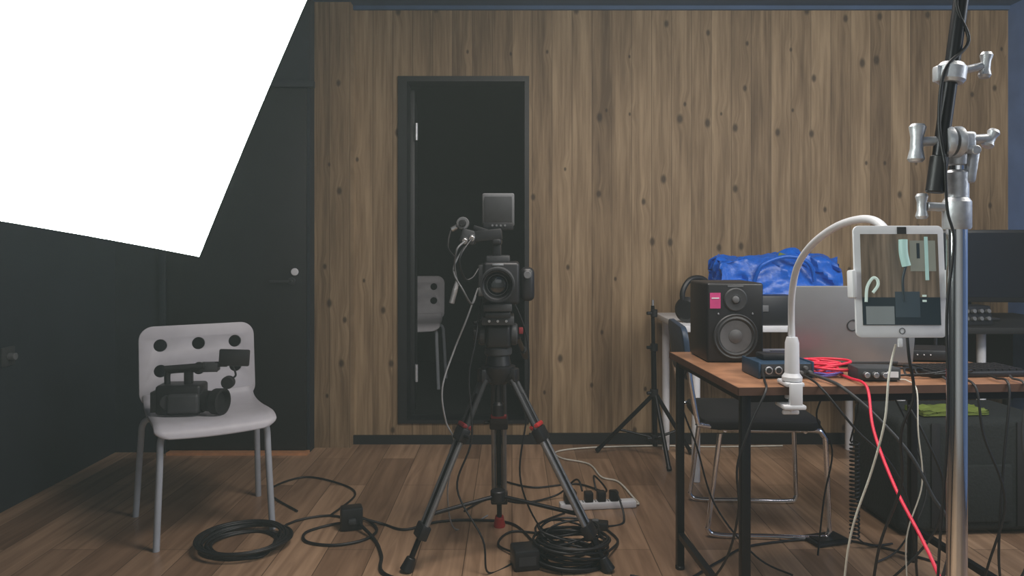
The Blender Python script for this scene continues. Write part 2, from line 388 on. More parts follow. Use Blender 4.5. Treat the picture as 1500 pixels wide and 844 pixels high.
cyl("pan_bar", (0.07, 0.03, hubz+0.13), (0.10, 0.38, hubz+0.02), 0.009, M['blackmetal'], tp)
cyl("pan_grip", (0.095, 0.30, hubz+0.045), (0.108, 0.46, hubz-0.005), 0.015, M['rubber'], tp)
lathe("bowl_knob", [(0, 0), (0.012, 0), (0.014, 0.07), (0.022, 0.08), (0.022, 0.12), (0, 0.125)], (0, 0, hubz-0.03), (0, 0, -1), M['black'], tp)

# ------------------------------------------------------------ cinema camera
vc = root("video_camera", (-0.05, 2.68, 0.987))
box("body", (0.012, 0.03, 0.0), (0.13, 0.19, 0.15), M['black'], vc, bevel=0.012, seg=3)
box("base_plate", (0.0, 0.0, -0.085), (0.10, 0.20, 0.024), M['dgray'], vc, bevel=0.004)
box("side_panel", (-0.06, 0.03, 0.01), (0.02, 0.15, 0.11), M['dgray'], vc, bevel=0.004)
box("hand_grip", (0.105, 0.0, -0.005), (0.05, 0.10, 0.12), M['black'], vc, bevel=0.018, seg=3)
cyl("grip_dial", (0.105, -0.05, 0.03), (0.105, -0.06, 0.03), 0.014, M['gray'], vc)
lathe("mount", [(0, 0), (0.058, 0), (0.06, 0.012), (0.05, 0.016), (0, 0.016)], (0, -0.06, -0.0), (0, -1, 0), M['dgray'], vc)
lathe("lens_barrel", [(0, 0), (0.043, 0), (0.045, 0.02), (0.050, 0.03), (0.050, 0.05), (0.047, 0.054), (0.047, 0.062), (0.053, 0.066), (0.055, 0.10), (0.057, 0.115), (0.0575, 0.12), (0.052, 0.12), (0.049, 0.108), (0.045, 0.106), (0.042, 0.095), (0.038, 0.085), (0, 0.085)], (0, -0.07, -0.0), (0, -1, 0), M['black'], vc, seg=48)
lathe("lens_ring", [(0.0535, 0), (0.0555, 0.001), (0.0555, 0.003), (0.0535, 0.004)], (0, -0.15, -0.0), (0, -1, 0), M['gray'], vc, seg=48)
lathe("front_glass", [(0.038, 0), (0.03, 0.004), (0.018, 0.0075), (0, 0.009)], (0, -0.155, -0.0), (0, -1, 0), M['glass'], vc, seg=32)
lathe("inner_ring", [(0.034, 0), (0.0365, 0.0), (0.037, 0.003), (0.034, 0.003)], (0, -0.160, -0.0), (0, -1, 0), M['dgray'], vc, seg=32)
box("lens_release", (-0.06, -0.07, -0.03), (0.018, 0.018, 0.03), M['gray'], vc, bevel=0.003)
box("logo_plate", (0.0, -0.068, 0.066), (0.04, 0.004, 0.008), M['alu'], vc, bevel=0.001)
box("top_deck", (0.0, 0.03, 0.085), (0.085, 0.16, 0.025), M['dgray'], vc, bevel=0.005)
box("handle_post_front", (-0.005, -0.03, 0.115), (0.03, 0.025, 0.05), M['black'], vc, bevel=0.004)
box("handle_post_rear", (-0.005, 0.09, 0.115), (0.03, 0.025, 0.05), M['black'], vc, bevel=0.004)
box("handle", (-0.005, 0.03, 0.148), (0.035, 0.20, 0.025), M['black'], vc, bevel=0.008, seg=3)
box("cold_shoe_block", (-0.035, -0.04, 0.17), (0.10, 0.06, 0.04), M['black'], vc, rot=(0, -0.1, 0), bevel=0.005)
box("xlr_unit", (-0.105, -0.02, 0.165), (0.055, 0.10, 0.05), M['dgray'], vc, rot=(0, 0.25, 0), bevel=0.006)
box("arm_link", (-0.06, -0.03, 0.19), (0.06, 0.03, 0.018), M['black'], vc, rot=(0, 0.3, 0), bevel=0.004)
lathe("mic_clamp", [(0.013, -0.015), (0.021, -0.015), (0.023, 0), (0.021, 0.015), (0.013, 0.015)], (-0.125, -0.05, 0.213), (0, -1, 0), M['gray'], vc)
cyl("shotgun_mic", (-0.125, 0.10, 0.213), (-0.125, -0.10, 0.213), 0.0115, M['blackmat'], vc)
cyl("mic_clamp_knob", (-0.145, -0.05, 0.20), (-0.165, -0.05, 0.19), 0.009, M['alu'], vc)
box("monitor", (0.001, -0.03, 0.262), (0.115, 0.022, 0.118), M['gray'], vc, rot=(0.12, 0, 0), bevel=0.006)
box("monitor_bezel", (0.001, -0.046, 0.262), (0.098, 0.004, 0.094), M['dgray'], vc, rot=(0.12, 0, 0), bevel=0.002)
box("monitor_foot", (0.0, -0.028, 0.203), (0.110, 0.03, 0.028), M['black'], vc, bevel=0.005)
box("monitor_stem", (0.0, -0.028, 0.183), (0.03, 0.026, 0.03), M['black'], vc, bevel=0.004)
for k in range(4): cyl("button_%d" % k, (-0.02+0.015*k, -0.042, 0.205), (-0.02+0.015*k, -0.047, 0.205), 0.004, M['gray'], vc, seg=10)
cyl("xlr_plug_a", (-0.115, -0.06, 0.155), (-0.115, -0.10, 0.148), 0.010, M['alu'], vc)
cyl("xlr_plug_b", (-0.09, -0.06, 0.165), (-0.09, -0.10, 0.158), 0.010, M['alu'], vc)
cyl("hanging_xlr", (-0.150, -0.07, -0.018), (-0.163, -0.07, -0.07), 0.0095, M['cast'], vc)
cyl("hanging_xlr_tail", (-0.143, -0.07, 0.008), (-0.150, -0.07, -0.018), 0.007, M['cast'], vc, r1=0.0095)
tube("cable_a", [(-0.115, -0.10, 0.148), (-0.14, -0.13, 0.12), (-0.15, -0.10, 0.06), (-0.143, -0.07, 0.005)], 0.0035, M['gray'], vc)
tube("cable_b", [(-0.09, -0.10, 0.158), (-0.13, -0.14, 0.09), (-0.115, -0.10, 0.02), (-0.09, -0.08, 0.02), (-0.07, -0.05, 0.05)], 0.0035, M['rubber'], vc)
tube("cable_c", [(-0.12, -0.05, 0.13), (-0.155, -0.09, 0.05), (-0.12, -0.12, -0.02), (-0.09, -0.10, -0.07), (-0.075, -0.05, -0.03)], 0.0035, M['gray'], vc)
tube("cable_d", [(-0.125, 0.10, 0.213), (-0.17, 0.06, 0.20), (-0.18, -0.02, 0.13), (-0.15, -0.06, 0.09)], 0.0035, M['rubber'], vc)

cable("camera_signal_cable", [(-0.12, 2.62, 0.97), (-0.16, 2.60, 0.86), (-0.205, 2.62, 0.75), (-0.245, 2.60, 0.62), (-0.235, 2.62, 0.50), (-0.205, 2.66, 0.40), (-0.24, 2.75, 0.20), (-0.22, 2.9, 0.006), (-0.1, 3.05, 0.006)], 0.0032, mat("gray_cable", (0.3, 0.31, 0.32), 0.5))
cable("camera_power_cable", [(-0.11, 2.64, 0.93), (-0.13, 2.60, 0.78), (-0.15, 2.58, 0.66), (-0.14, 2.56, 0.45), (-0.19, 2.56, 0.28), (-0.10, 2.52, 0.12), (-0.08, 2.52, 0.006), (0.02, 2.62, 0.006)], 0.0035)
cable("camera_audio_cable", [(0.0, 2.84, 0.92), (0.06, 2.86, 0.75), (0.06, 2.83, 0.5), (0.03, 2.80, 0.25), (0.10, 2.84, 0.05), (0.18, 2.87, 0.006), (0.3, 2.9, 0.006)], 0.0035)

# ------------------------------------------------------------ softbox
C = Vector((-0.55, 1.3, 1.106)); e1 = Vector((0.475, -0.25, 0.847)).normalized()
e2 = Vector((-0.8, -0.5, 0.15)); e2 = (e2-e1*e2.dot(e1)).normalized()
e2 = (e2+Vector((0, 0, -0.105))).normalized()
nrm = e1.cross(e2).normalized()
W1, W2 = 0.92, 0.72
cen = C+e1*W1/2+e2*W2/2
sb = root("softbox_light", cen)
M['soft'] = mat("lit_diffuser_fabric", (0.9, 0.9, 0.9), 0.9, var=0.01, emit=(0.93, 1.0, 0.96), es=19.0)
def sbp(u, v, off=0.0):
    a = u*(1-0.02*(1-v*v)); b = v*(1-0.02*(1-u*u))
    return e1*(a*W1/2)+e2*(b*W2/2)+nrm*off
bm = bmesh.new(); N = 8
g = [[bm.verts.new(sbp(2*i/N-1, 2*j/N-1)) for j in range(N+1)] for i in range(N+1)]
for i in range(N):
    for j in range(N): bm.faces.new((g[i][j], g[i+1][j], g[i+1][j+1], g[i][j+1]))
finish(bm, "diffuser", M['soft'], sb)
bm = bmesh.new(); loop = [(-1+2*i/N, -1) for i in range(N)]+[(1, -1+2*i/N) for i in range(N)]+[(1-2*i/N, 1) for i in range(N)]+[(-1, 1-2*i/N) for i in range(N)]
rings = []
for off, sc in ((-0.002, 1.0), (-0.05, 0.985), (-0.15, 0.8), (-0.27, 0.45), (-0.33, 0.18)):
    rings.append([bm.verts.new(sbp(u, v)*sc+nrm*off) for u, v in loop])
for A, B in zip(rings, rings[1:]):
    for i in range(len(A)):
        j = (i+1) % len(A); bm.faces.new((A[i], A[j], B[j], B[i]))
bm.faces.new(rings[-1])
finish(bm, "black_shell", M['blackmat'], sb)
cyl("lamp_head", -nrm*0.32, -nrm*0.50, 0.06, M['black'], sb)
ap = -nrm*0.42
cyl("boom", ap, ap+Vector((-0.85, 0.0, 0.10)), 0.013, M['blackmetal'], sb)
px, py = (cen+ap+Vector((-0.85, 0, 0.1))).xy
base = Vector((px, py, 0))-cen
cyl("stand_pole", base, base+Vector((0, 0, (cen+ap).z+0.16)), 0.015, M['blackmetal'], sb)
for k in range(3):
    a = 2*math.pi*k/3+0.5
    cyl("stand_leg_%d" % k, base+Vector((0, 0, 0.35)), base+Vector((0.33*math.cos(a), 0.33*math.sin(a), 0.01)), 0.01, M['blackmetal'], sb)

# ------------------------------------------------------------ front table
ta = math.radians(4.0)
tb = root("work_table", (0.596, 1.945, 0), ta)
TL, TD = 0.90, 0.64
box("top", (TL/2, TD/2, 0.739), (TL, TD, 0.020), M['table'], tb, bevel=0.002)
box("front_edge", (TL/2, -0.0015, 0.739), (TL, 0.003, 0.021), M['tedge'], tb)
box("side_edge", (-0.0015, TD/2, 0.739), (0.003, TD, 0.021), M['tedge'], tb)
for i, (x, y) in enumerate(((0.03, 0.035), (0.03, TD-0.02), (TL-0.03, 0.035), (TL-0.03, TD-0.02))):
    box("leg_%d" % i, (x, y, 0.364), (0.025, 0.025, 0.728), M['blackmetal'], tb, bevel=0.002)
    cyl("foot_%d" % i, (x, y, 0), (x, y, 0.012), 0.016, M['rubber'], tb)
box("apron_front", (TL/2, 0.035, 0.716), (TL-0.06, 0.022, 0.022), M['blackmetal'], tb)
box("apron_back", (TL/2, TD-0.02, 0.716), (TL-0.06, 0.022, 0.022), M['blackmetal'], tb)
for i, x in enumerate((0.03, TL-0.03)):
    box("apron_side_%d" % i, (x, TD/2, 0.716), (0.022, TD-0.06, 0.022), M['blackmetal'], tb)
    box("lower_rail_%d" % i, (x, TD/2, 0.12), (0.02, TD-0.06, 0.02), M['blackmetal'], tb)
TZ = 0.7495

sp = root("studio_speaker", (0.708, 2.455, TZ), math.radians(2))
box("cabinet", (0, 0, 0.127), (0.182, 0.20, 0.252), M['black'], sp, bevel=0.008, seg=3)
lathe("woofer_surround", [(0.070, 0), (0.072, 0.004), (0.069, 0.007), (0.064, 0.004), (0.058, 0.008), (0.052, 0.003), (0.048, 0.001)], (0, -0.10, 0.083), (0, -1, 0), M['dgray'], sp, seg=48)
lathe("woofer_cone", [(0.051, 0.004), (0.035, 0.0025), (0.022, 0.0015), (0.0215, 0.003), (0.012, 0.007), (0, 0.009)], (0, -0.10, 0.083), (0, -1, 0), M['gray'], sp, seg=48)
lathe("tweeter_plate", [(0, 0), (0.036, 0), (0.038, 0.002), (0.034, 0.005), (0.018, 0.003), (0.014, 0.004)], (0.0, -0.10, 0.200), (0, -1, 0), M['dgray'], sp, seg=40)
lathe("tweeter_dome", [(0.013, 0.002), (0.010, 0.008), (0, 0.012)], (0.0, -0.10, 0.200), (0, -1, 0), M['gray'], sp)
box("name_badge", (0.0, -0.101, 0.243), (0.05, 0.002, 0.005), M['gray'], sp)
for k in range(2):
    cyl("screw_%d" % k, (0.055-0.11*k, -0.099, 0.155), (0.055-0.11*k, -0.103, 0.155), 0.003, M['alu'], sp, seg=8)
box("sticker", (-0.0655, -0.1015, 0.197), (0.034, 0.002, 0.05), M['pink'], sp)
box("sticker_line", (-0.0655, -0.103, 0.205), (0.024, 0.001, 0.004), M['white'], sp)

ai = root("audio_interface", (0.765, 2.135, TZ), math.radians(4))
box("body", (0, 0, 0.024), (0.150, 0.12, 0.038), M['blued'], ai, bevel=0.003)
box("front_panel", (0, -0.061, 0.024), (0.144, 0.003, 0.033), M['dgray'], ai)
for k in range(3):
    cyl("combo_jack_%d" % k, (-0.052+0.028*k, -0.061, 0.024), (-0.052+0.028*k, -0.068, 0.024), 0.011, M['alu'], ai)
    cyl("jack_hole_%d" % k, (-0.052+0.028*k, -0.067, 0.024), (-0.052+0.028*k, -0.0695, 0.024), 0.0078, M['blackmat'], ai)
for k in range(4):
    cyl("knob_%d" % k, (0.027+0.013*k, -0.061, 0.031-0.013*(k % 2)), (0.027+0.013*k, -0.074, 0.031-0.013*(k % 2)), 0.005, M['gray'], ai, seg=12)
for s in (-1, 1): box("bumper_%d" % s, (s*0.077, 0, 0.024), (0.008, 0.124, 0.046), M['blued'], ai, bevel=0.003)
box("recorder_on_top", (0.0, 0.02, 0.052), (0.09, 0.06, 0.018), M['black'], ai, bevel=0.005)

lp = root("laptop", (1.035, 2.275, TZ), math.radians(2))
box("base", (0, 0.125, 0.012), (0.395, 0.25, 0.018), M['silver'], lp, bevel=0.005)
box("keyboard", (0, 0.135, 0.0215), (0.34, 0.12, 0.002), M['black'], lp)
box("lid", (0, -0.022, 0.131), (0.395, 0.009, 0.242), M['silver'], lp, rot=(math.radians(8), 0, 0), bevel=0.004)
box("display", (0, -0.0165, 0.132), (0.36, 0.002, 0.215), M['screen'], lp, rot=(math.radians(8), 0, 0))
cyl("hinge", (-0.15, -0.002, 0.014), (0.15, -0.002, 0.014), 0.009, M['dgray'], lp)
lathe("lid_badge", [(0.015, 0), (0.018, 0), (0.0185, 0.0012), (0.018, 0.002), (0.015, 0.002)], (0.0, -0.0262, 0.13), (0, -1, -0.14), M['dgray'], lp)

cv = root("video_converter", (1.01, 2.065, TZ), math.radians(-4))
box("body", (0, 0, 0.02), (0.115, 0.075, 0.034), M['dgray'], cv, bevel=0.003)
for k in range(3): cyl("bnc_%d" % k, (-0.038+0.024*k, -0.037, 0.02), (-0.038+0.024*k, -0.055, 0.02), 0.0075, M['alu'], cv)
box("label", (0.035, -0.038, 0.02), (0.03, 0.002, 0.016), M['white'], cv)
box("rubber_foot", (0, 0, 0.0015), (0.1, 0.06, 0.003), M['rubber'], cv)
kb = root("keyboard", (1.32, 2.16, TZ), math.radians(4))
box("case", (0, 0, 0.009), (0.29, 0.14, 0.016), M['black'], kb, bevel=0.004)
for r_ in range(4):
    for c_ in range(13):
        box("key_%d_%d" % (r_, c_), (-0.126+c_*0.021, -0.047+r_*0.029, 0.0185), (0.017, 0.024, 0.006), M['black'], kb)
rt = root("wireless_router", (1.34, 2.42, TZ), math.radians(-6))
box("case", (0, 0, 0.022), (0.20, 0.13, 0.034), M['black'], rt, bevel=0.006)
for k in range(3):
    cyl("antenna_%d" % k, (-0.07+0.07*k, 0.06, 0.03), (-0.075+0.075*k, 0.068, 0.13), 0.005, M['black'], rt, seg=10)
    cyl("led_%d" % k, (-0.04+0.02*k, -0.064, 0.024), (-0.04+0.02*k, -0.067, 0.024), 0.002, M['white'], rt, seg=8)

pts = []
for i in range(70):
    a = i*0.62; rr = 0.035+0.018*math.sin(i*0.37)
    pts.append((0.895+1.5*rr*math.cos(a)+0.012*math.sin(i*1.3), 2.15+1.3*rr*math.sin(a), TZ+0.007+0.03*abs(math.sin(i*0.23))))
pts += [(0.935, 2.10, TZ+0.006), (0.937, 2.04, TZ+0.006), (0.938, 1.975, TZ+0.007), (0.935, 1.938, 0.735), (0.905, 1.85, 0.66), (0.882, 1.7, 0.565), (0.868, 1.5, 0.45), (0.87, 1.30, 0.20), (0.93, 1.15, 0.03), (1.05, 1.1, 0.008)]
cable("red_ethernet_cable", pts, 0.0038, M['red'], sub=5)
pts = [(0.87+0.05*math.cos(i*0.9)+0.005*i/4, 2.12+0.04*math.sin(i*0.9), TZ+0.006+0.004*(i % 3)) for i in range(24)]
cable("purple_patch_cable", pts, 0.0025, mat("violet_cable", (0.15, 0.12, 0.5), 0.5), sub=5)
pts = [(1.14+0.07*math.cos(i*0.8)+0.004*i, 2.10+0.035*math.sin(i*0.8), TZ+0.006+0.005*(i % 4)) for i in range(26)]
cable("black_desk_cable", pts, 0.003, sub=5)

# ------------------------------------------------------------ tablet on gooseneck clamp
gn = root("tablet_gooseneck_holder", (0, 0, 0))
tube("gooseneck", [(0.744, 1.965, 0.87), (0.741, 1.962, 0.93), (0.731, 1.93, 1.0), (0.726, 1.88, 1.071), (0.731, 1.8, 1.127), (0.746, 1.7, 1.168), (0.761, 1.6, 1.182), (0.766, 1.53, 1.165), (0.762, 1.49, 1.12), (0.760, 1.472, 1.07)], 0.0085, M['white'], gn, seg=16)
lathe("clamp_socket", [(0, 0), (0.026, 0), (0.026, 0.01), (0.019, 0.02), (0.018, 0.10), (0.014, 0.115), (0.0, 0.115)], (0.744, 1.965, 0.765), (0, 0, 1), M['white'], gn)
box("clamp_top_jaw", (0.744, 1.975, 0.757), (0.05, 0.07, 0.012), M['white'], gn, bevel=0.004)
box("clamp_spine", (0.744, 1.938, 0.733), (0.034, 0.012, 0.06), M['white'], gn, bevel=0.004)
box("clamp_low_jaw", (0.740, 1.965, 0.699), (0.060, 0.07, 0.012), M['white'], gn, bevel=0.004)
cyl("clamp_screw", (0.744, 1.975, 0.675), (0.744, 1.975, 0.72), 0.006, M['white'], gn)
cyl("clamp_pad", (0.744, 1.975, 0.715), (0.744, 1.975, 0.7278), 0.016, M['white'], gn)
box("clamp_wing", (0.744, 1.975, 0.678), (0.045, 0.010, 0.012), M['white'], gn, bevel=0.004)
cyl("ball_joint", (0.760, 1.478, 1.066), (0.760, 1.464, 1.06), 0.02, M['white'], gn)
tx = (math.radians(-4), 0, 0)
TC = Vector((0.7595, 1.45, 1.0545))
box("holder_bar", TC+Vector((0, 0.011, 0.0)), (0.186, 0.008, 0.03), M['white'], gn, rot=tx, bevel=0.003)
for s in (-1, 1):
    box("holder_jaw_%d" % s, TC+Vector((s*0.093, 0.0, -0.005)), (0.010, 0.026, 0.055), M['white'], gn, rot=tx, bevel=0.004)
tab = root("tablet_computer", TC, rot=(math.radians(-4), 0, 0))
XF = Matrix.Rotation(math.radians(90), 4, 'X')
panel("body", rrect(0.174, 0.216, 0.010, 6), [], 0.004, M['white'], tab, XF, bevel=0.0015)
def tablet_mat():
    m, n, l, b = nt("tablet_live_picture")
    tc = n.new("ShaderNodeTexCoord"); mp = n.new("ShaderNodeMapping"); mp.inputs["Scale"].default_value = (90, 1, 6)
    l.new(tc.outputs["Object"], mp.inputs[0]); g = n.new("ShaderNodeTexNoise"); g.inputs["Scale"].default_value = 1; g.inputs["Detail"].default_value = 4
    l.new(mp.outputs[0], g.inputs["Vector"]); cr = n.new("ShaderNodeValToRGB"); e = cr.color_ramp.elements
    e[0].position = 0.3; e[0].color = (0.045, 0.036, 0.026, 1); e[1].position = 0.75; e[1].color = (0.18, 0.14, 0.10, 1)
    l.new(g.outputs["Fac"], cr.inputs[0]); l.new(cr.outputs[0], b.inputs["Base Color"]); l.new(cr.outputs[0], b.inputs["Emission Color"])
    b.inputs["Emission Strength"].default_value = 0.45; b.inputs["Roughness"].default_value = 0.3
    return m
def em(name, c, s=0.4): return mat(name, c, 0.4, emit=c, es=s, var=0.03)
box("screen", (0, -0.0038, 0.004), (0.152, 0.001, 0.178), tablet_mat(), tab)
sc_l, sc_d, sc_c = em("screen_pale", (0.45, 0.55, 0.50)), em("screen_dark", (0.014, 0.024, 0.03), 0.3), em("screen_cyan", (0.30, 0.46, 0.43))
fy = -0.0046  # flat pieces paint the screen picture and the reflections on it
box("pic_desk", (0.0, fy, -0.058), (0.152, 0.0006, 0.054), sc_d, tab)
box("pic_laptop", (-0.042, fy-0.0004, -0.066), (0.055, 0.0006, 0.035), em("screen_gray", (0.15, 0.17, 0.17)), tab)
box("pic_box", (0.012, fy-0.0004, -0.045), (0.048, 0.0006, 0.05), em("screen_blue", (0.03, 0.045, 0.055)), tab)
for k in range(2): box("pic_light_%d" % k, (0.045, fy-0.0008, -0.028-0.01*k), (0.008, 0.0006, 0.004), sc_l, tab)
tube("pic_gooseneck", [(-0.069, fy, -0.04), (-0.066, fy, -0.012), (-0.055, fy, 0.006), (-0.046, fy, 0.004), (-0.045, fy, -0.008), (-0.055, fy, -0.022)], 0.003, sc_l, tab)
tube("pic_clamp", [(0.007, fy-0.0004, 0.082), (0.007, fy-0.0004, 0.055), (0.012, fy-0.0004, 0.03)], 0.0085, sc_c, tab)
tube("pic_stand_low", [(0.011, fy, 0.03), (0.004, fy, 0.0), (0.006, fy, -0.04)], 0.0025, sc_d, tab)
box("pic_highlight", (0.045, fy-0.0004, 0.050), (0.05, 0.0006, 0.06), em("screen_mid", (0.17, 0.18, 0.15)), tab)
box("pic_pole", (0.052, fy-0.0008, 0.045), (0.007, 0.0006, 0.085), sc_c, tab)
box("pic_pole_b", (0.036, fy-0.0008, 0.06), (0.006, 0.0006, 0.03), sc_d, tab)
lathe("home_button", [(0.0045, 0), (0.0062, 0), (0.0062, 0.0006), (0.0045, 0.0006)], (0, -0.0036, -0.0965), (0, -1, 0), M['gray'], tab)
box("camera_notch", (0.006, -0.0038, 0.1), (0.018, 0.0012, 0.014), M['blackmat'], tab)
box("charge_plug", (-0.003, 0, -0.119), (0.009, 0.006, 0.018), M['white'], tab, bevel=0.002)
cable("tablet_charging_cable", [(0.757, 1.458, 0.93), (0.750, 1.46, 0.90), (0.738, 1.45, 0.86), (0.73, 1.45, 0.776), (0.729, 1.5, 0.666), (0.715, 1.55, 0.538), (0.72, 1.6, 0.41), (0.73, 1.65, 0.2), (0.70, 1.7, 0.02), (0.6, 1.75, 0.006)], 0.0022, M['cream'])
cable("microphone_cable", [(0.80, 1.50, 0.96), (0.80, 1.49, 0.90), (0.815, 1.50, 0.82), (0.80, 1.52, 0.74), (0.815, 1.55, 0.62), (0.79, 1.6, 0.45), (0.80, 1.65, 0.2), (0.9, 1.7, 0.01)], 0.003)

# ------------------------------------------------------------ chrome stand with grip head
st = root("chrome_light_stand", (0.812, 1.35, 0))
cyl("main_pole", (0, 0, 0.06), (0, 0, 1.16), 0.0172, M['chrome'], st, seg=32)
lathe("collar", [(0.0172, 0), (0.022, 0), (0.024, 0.004), (0.024, 0.05), (0.019, 0.058), (0.0, 0.06)], (0, 0, 1.155), (0, 0, 1), M['cast'], st)
cyl("upper_pole", (0, 0, 1.20), (0, 0, 1.335), 0.0145, M['chrome'], st)
lathe("upper_collar", [(0.0135, 0), (0.0195, 0), (0.020, 0.045), (0.015, 0.05)], (0, 0, 1.213), (0, 0, 1), M['cast'], st)
lathe("head_socket", [(0.0135, 0), (0.018, 0.003), (0.019, 0.05), (0.015, 0.055)], (0, 0, 1.270), (0, 0, 1), M['cast'], st)
cyl("collar_bolt", (-0.018, 0, 1.195), (-0.055, 0, 1.197), 0.008, M['cast'], st)
def tknob(nm, c, ax, L=0.05, r=0.0085):
    c = Vector(c); ax = Vector(ax).normalized()
    lathe(nm, [(0, 0), (r*0.9, 0.001), (r*1.2, 0.006), (r*0.9, L*0.35), (r*0.9, L*0.65), (r*1.2, L-0.006), (r*0.9, L-0.001), (0, L)], c-ax*L/2, ax, M['cast'], st)
tknob("collar_t_handle", (-0.064, 0, 1.197), (0, 0, 1), 0.048, 0.009)
box("lever_plate", (0.020, -0.012, 1.268), (0.018, 0.014, 0.060), M['cast'], st, rot=(0, 0.15, 0), bevel=0.006)
for k, x_ in enumerate((-0.018, -0.036)):
    lathe("grip_disc_%d" % k, [(0, 0), (0.026, 0), (0.028, 0.004), (0.028, 0.011), (0.024, 0.014), (0, 0.014)], (x_, -0.018, 1.312), (1, 0, 0), M['cast'], st)
cyl("grip_axle", (-0.08, -0.018, 1.312), (0.045, -0.018, 1.318), 0.0085, M['cast'], st)
box("grip_block", (0.004, -0.006, 1.312), (0.036, 0.042, 0.038), M['cast'], st, bevel=0.007, seg=3)
tknob("grip_t_handle", (-0.083, -0.018, 1.310), (0.05, 0, 1), 0.070, 0.012)
tknob("grip_knob_right", (0.050, -0.018, 1.318), (0.5, 0, 1), 0.036, 0.009)
cyl("grip_small_bolt", (0.012, -0.01, 1.30), (0.012, -0.04, 1.295), 0.008, M['cast'], st)
b0 = Vector((-0.05, -0.02, 1.235)); b1 = Vector((0.0, -0.02, 1.60)); bd = (b1-b0)
cyl("boom_arm", b0, b0+bd*2.9, 0.0125, M['blackmetal'], st)
cyl("boom_tip", b0-bd*0.04, b0+bd*0.14, 0.0155, M['rubber'], st)
cc0 = b0+bd*0.50
lathe("boom_collar", [(0.011, 0), (0.021, 0.0), (0.025, 0.006), (0.025, 0.028), (0.019, 0.036), (0.011, 0.036)], cc0, bd, M['cast'], st)
cyl("boom_collar_bolt", cc0+bd*0.05, cc0+bd*0.05+Vector((0.055, 0, 0.012)), 0.007, M['cast'], st)
box("boom_collar_ear", cc0+bd*0.045+Vector((-0.02, 0, 0)), (0.02, 0.02, 0.03), M['cast'], st, bevel=0.005)
tknob("boom_collar_knob", cc0+bd*0.05+Vector((0.062, 0, 0.014)), (0.1, 0, 1), 0.048, 0.009)
tube("boom_cable", [b0+bd*0.1+Vector((0.0, -0.02, 0)), b0+bd*0.3+Vector((-0.016, -0.012, 0)), b0+bd*0.55+Vector((-0.022, -0.018, 0)), b0+bd*0.7+Vector((0.018, -0.01, 0)), b0+bd*0.9+Vector((-0.014, -0.01, 0)), b0+bd*1.15+Vector((0.014, -0.008, 0)), b0+bd*1.6+Vector((-0.012, -0.008, 0))], 0.003, M['rubber'], st)
tube("drop_cable", [b0+bd*0.1+Vector((0.0, -0.02, 0)), Vector((-0.035, -0.03, 1.19)), Vector((-0.022, -0.028, 1.13)), Vector((-0.03, -0.02, 1.0)), Vector((-0.028, -0.02, 0.8)), Vector((-0.035, 0, 0.5)), Vector((-0.03, 0, 0.2))], 0.0025, M['rubber'], st)
lathe("base_hub", [(0, 0), (0.03, 0), (0.03, 0.05), (0.02, 0.06), (0, 0.06)], (0, 0, 0.05), (0, 0, 1), M['cast'], st)
for k in range(3):
    a = 2*math.pi*k/3-0.5
    tube("base_leg_%d" % k, [(0.02*math.cos(a), 0.02*math.sin(a), 0.09), (0.12*math.cos(a), 0.12*math.sin(a), 0.09), (0.17*math.cos(a), 0.17*math.sin(a), 0.03), (0.2*math.cos(a), 0.2*math.sin(a), 0.012), (0.42*math.cos(a), 0.42*math.sin(a), 0.012)], 0.012, M['chrome'], st)

# ------------------------------------------------------------ desks behind with items
wt = root("white_desk", (0, 0, 0))
box("top", (1.345, 3.76, 0.73), (1.11, 0.66, 0.03), M['white'], wt, bevel=0.004)
for i, (x, y) in enumerate(((0.87, 3.5), (0.84, 4.04), (1.84, 3.5), (1.84, 4.04))):
    cyl("leg_%d" % i, (x, y, 0), (x, y, 0.716), 0.02, M['white'], wt)
bd_ = root("black_desk", (0, 0, 0))
box("top", (2.34, 3.72, 0.73), (0.84, 0.72, 0.03), M['blackmat'], bd_, bevel=0.004)
for i, (x, y) in enumerate(((2.02, 3.42), (1.97, 4.04), (2.70, 3.42), (2.70, 4.04))):
    cyl("leg_%d" % i, (x, y, 0), (x, y, 0.716), 0.018, M['blackmetal'], bd_)
cyl("centre_post", (2.22, 3.50, 0), (2.22, 3.50, 0.716), 0.02, M['white'], bd_)
box("modesty_panel", (2.34, 3.98, 0.50), (0.70, 0.015, 0.42), M['blackmat'], bd_)
DZ = 0.7455
bm = bmesh.new(); bmesh.ops.create_cube(bm, size=1.0); bmesh.ops.subdivide_edges(bm, edges=bm.edges, cuts=26, use_grid_fill=True)
for v in bm.verts:
    c = v.co.copy(); t = c.z+0.5
    v.co = Vector((c.x*0.60*(1-0.04*t), c.y*0.30*(1-0.25*t), t*(0.315+0.012*math.sin(c.x*7+1)+0.035*noise.noise(c*6))))
    w_ = noise.noise(Vector((c.x*7+c.z*3, c.y*7, c.z*3)))
    n_ = w_*0.035+abs(noise.noise(c*7))*0.022-0.01
    if t > 0.03: v.co += Vector((n_, n_*1.3, n_*0.7*t))
bag = root("blue_shopping_bag", (1.32, 3.72, DZ))
finish(bm, "sack", M['bluebag'], bag, angle=40)
tube("strap", [(-0.15, -0.15, 0.2), (-0.12, -0.18, 0.28), (0.0, -0.17, 0.32), (0.1, -0.18, 0.29), (0.14, -0.15, 0.2)], 0.010, M['bluebag'], bag)
box("tag", (-0.02, -0.16, 0.325), (0.035, 0.004, 0.02), M['green'], bag, rot=(0, 0.3, 0))

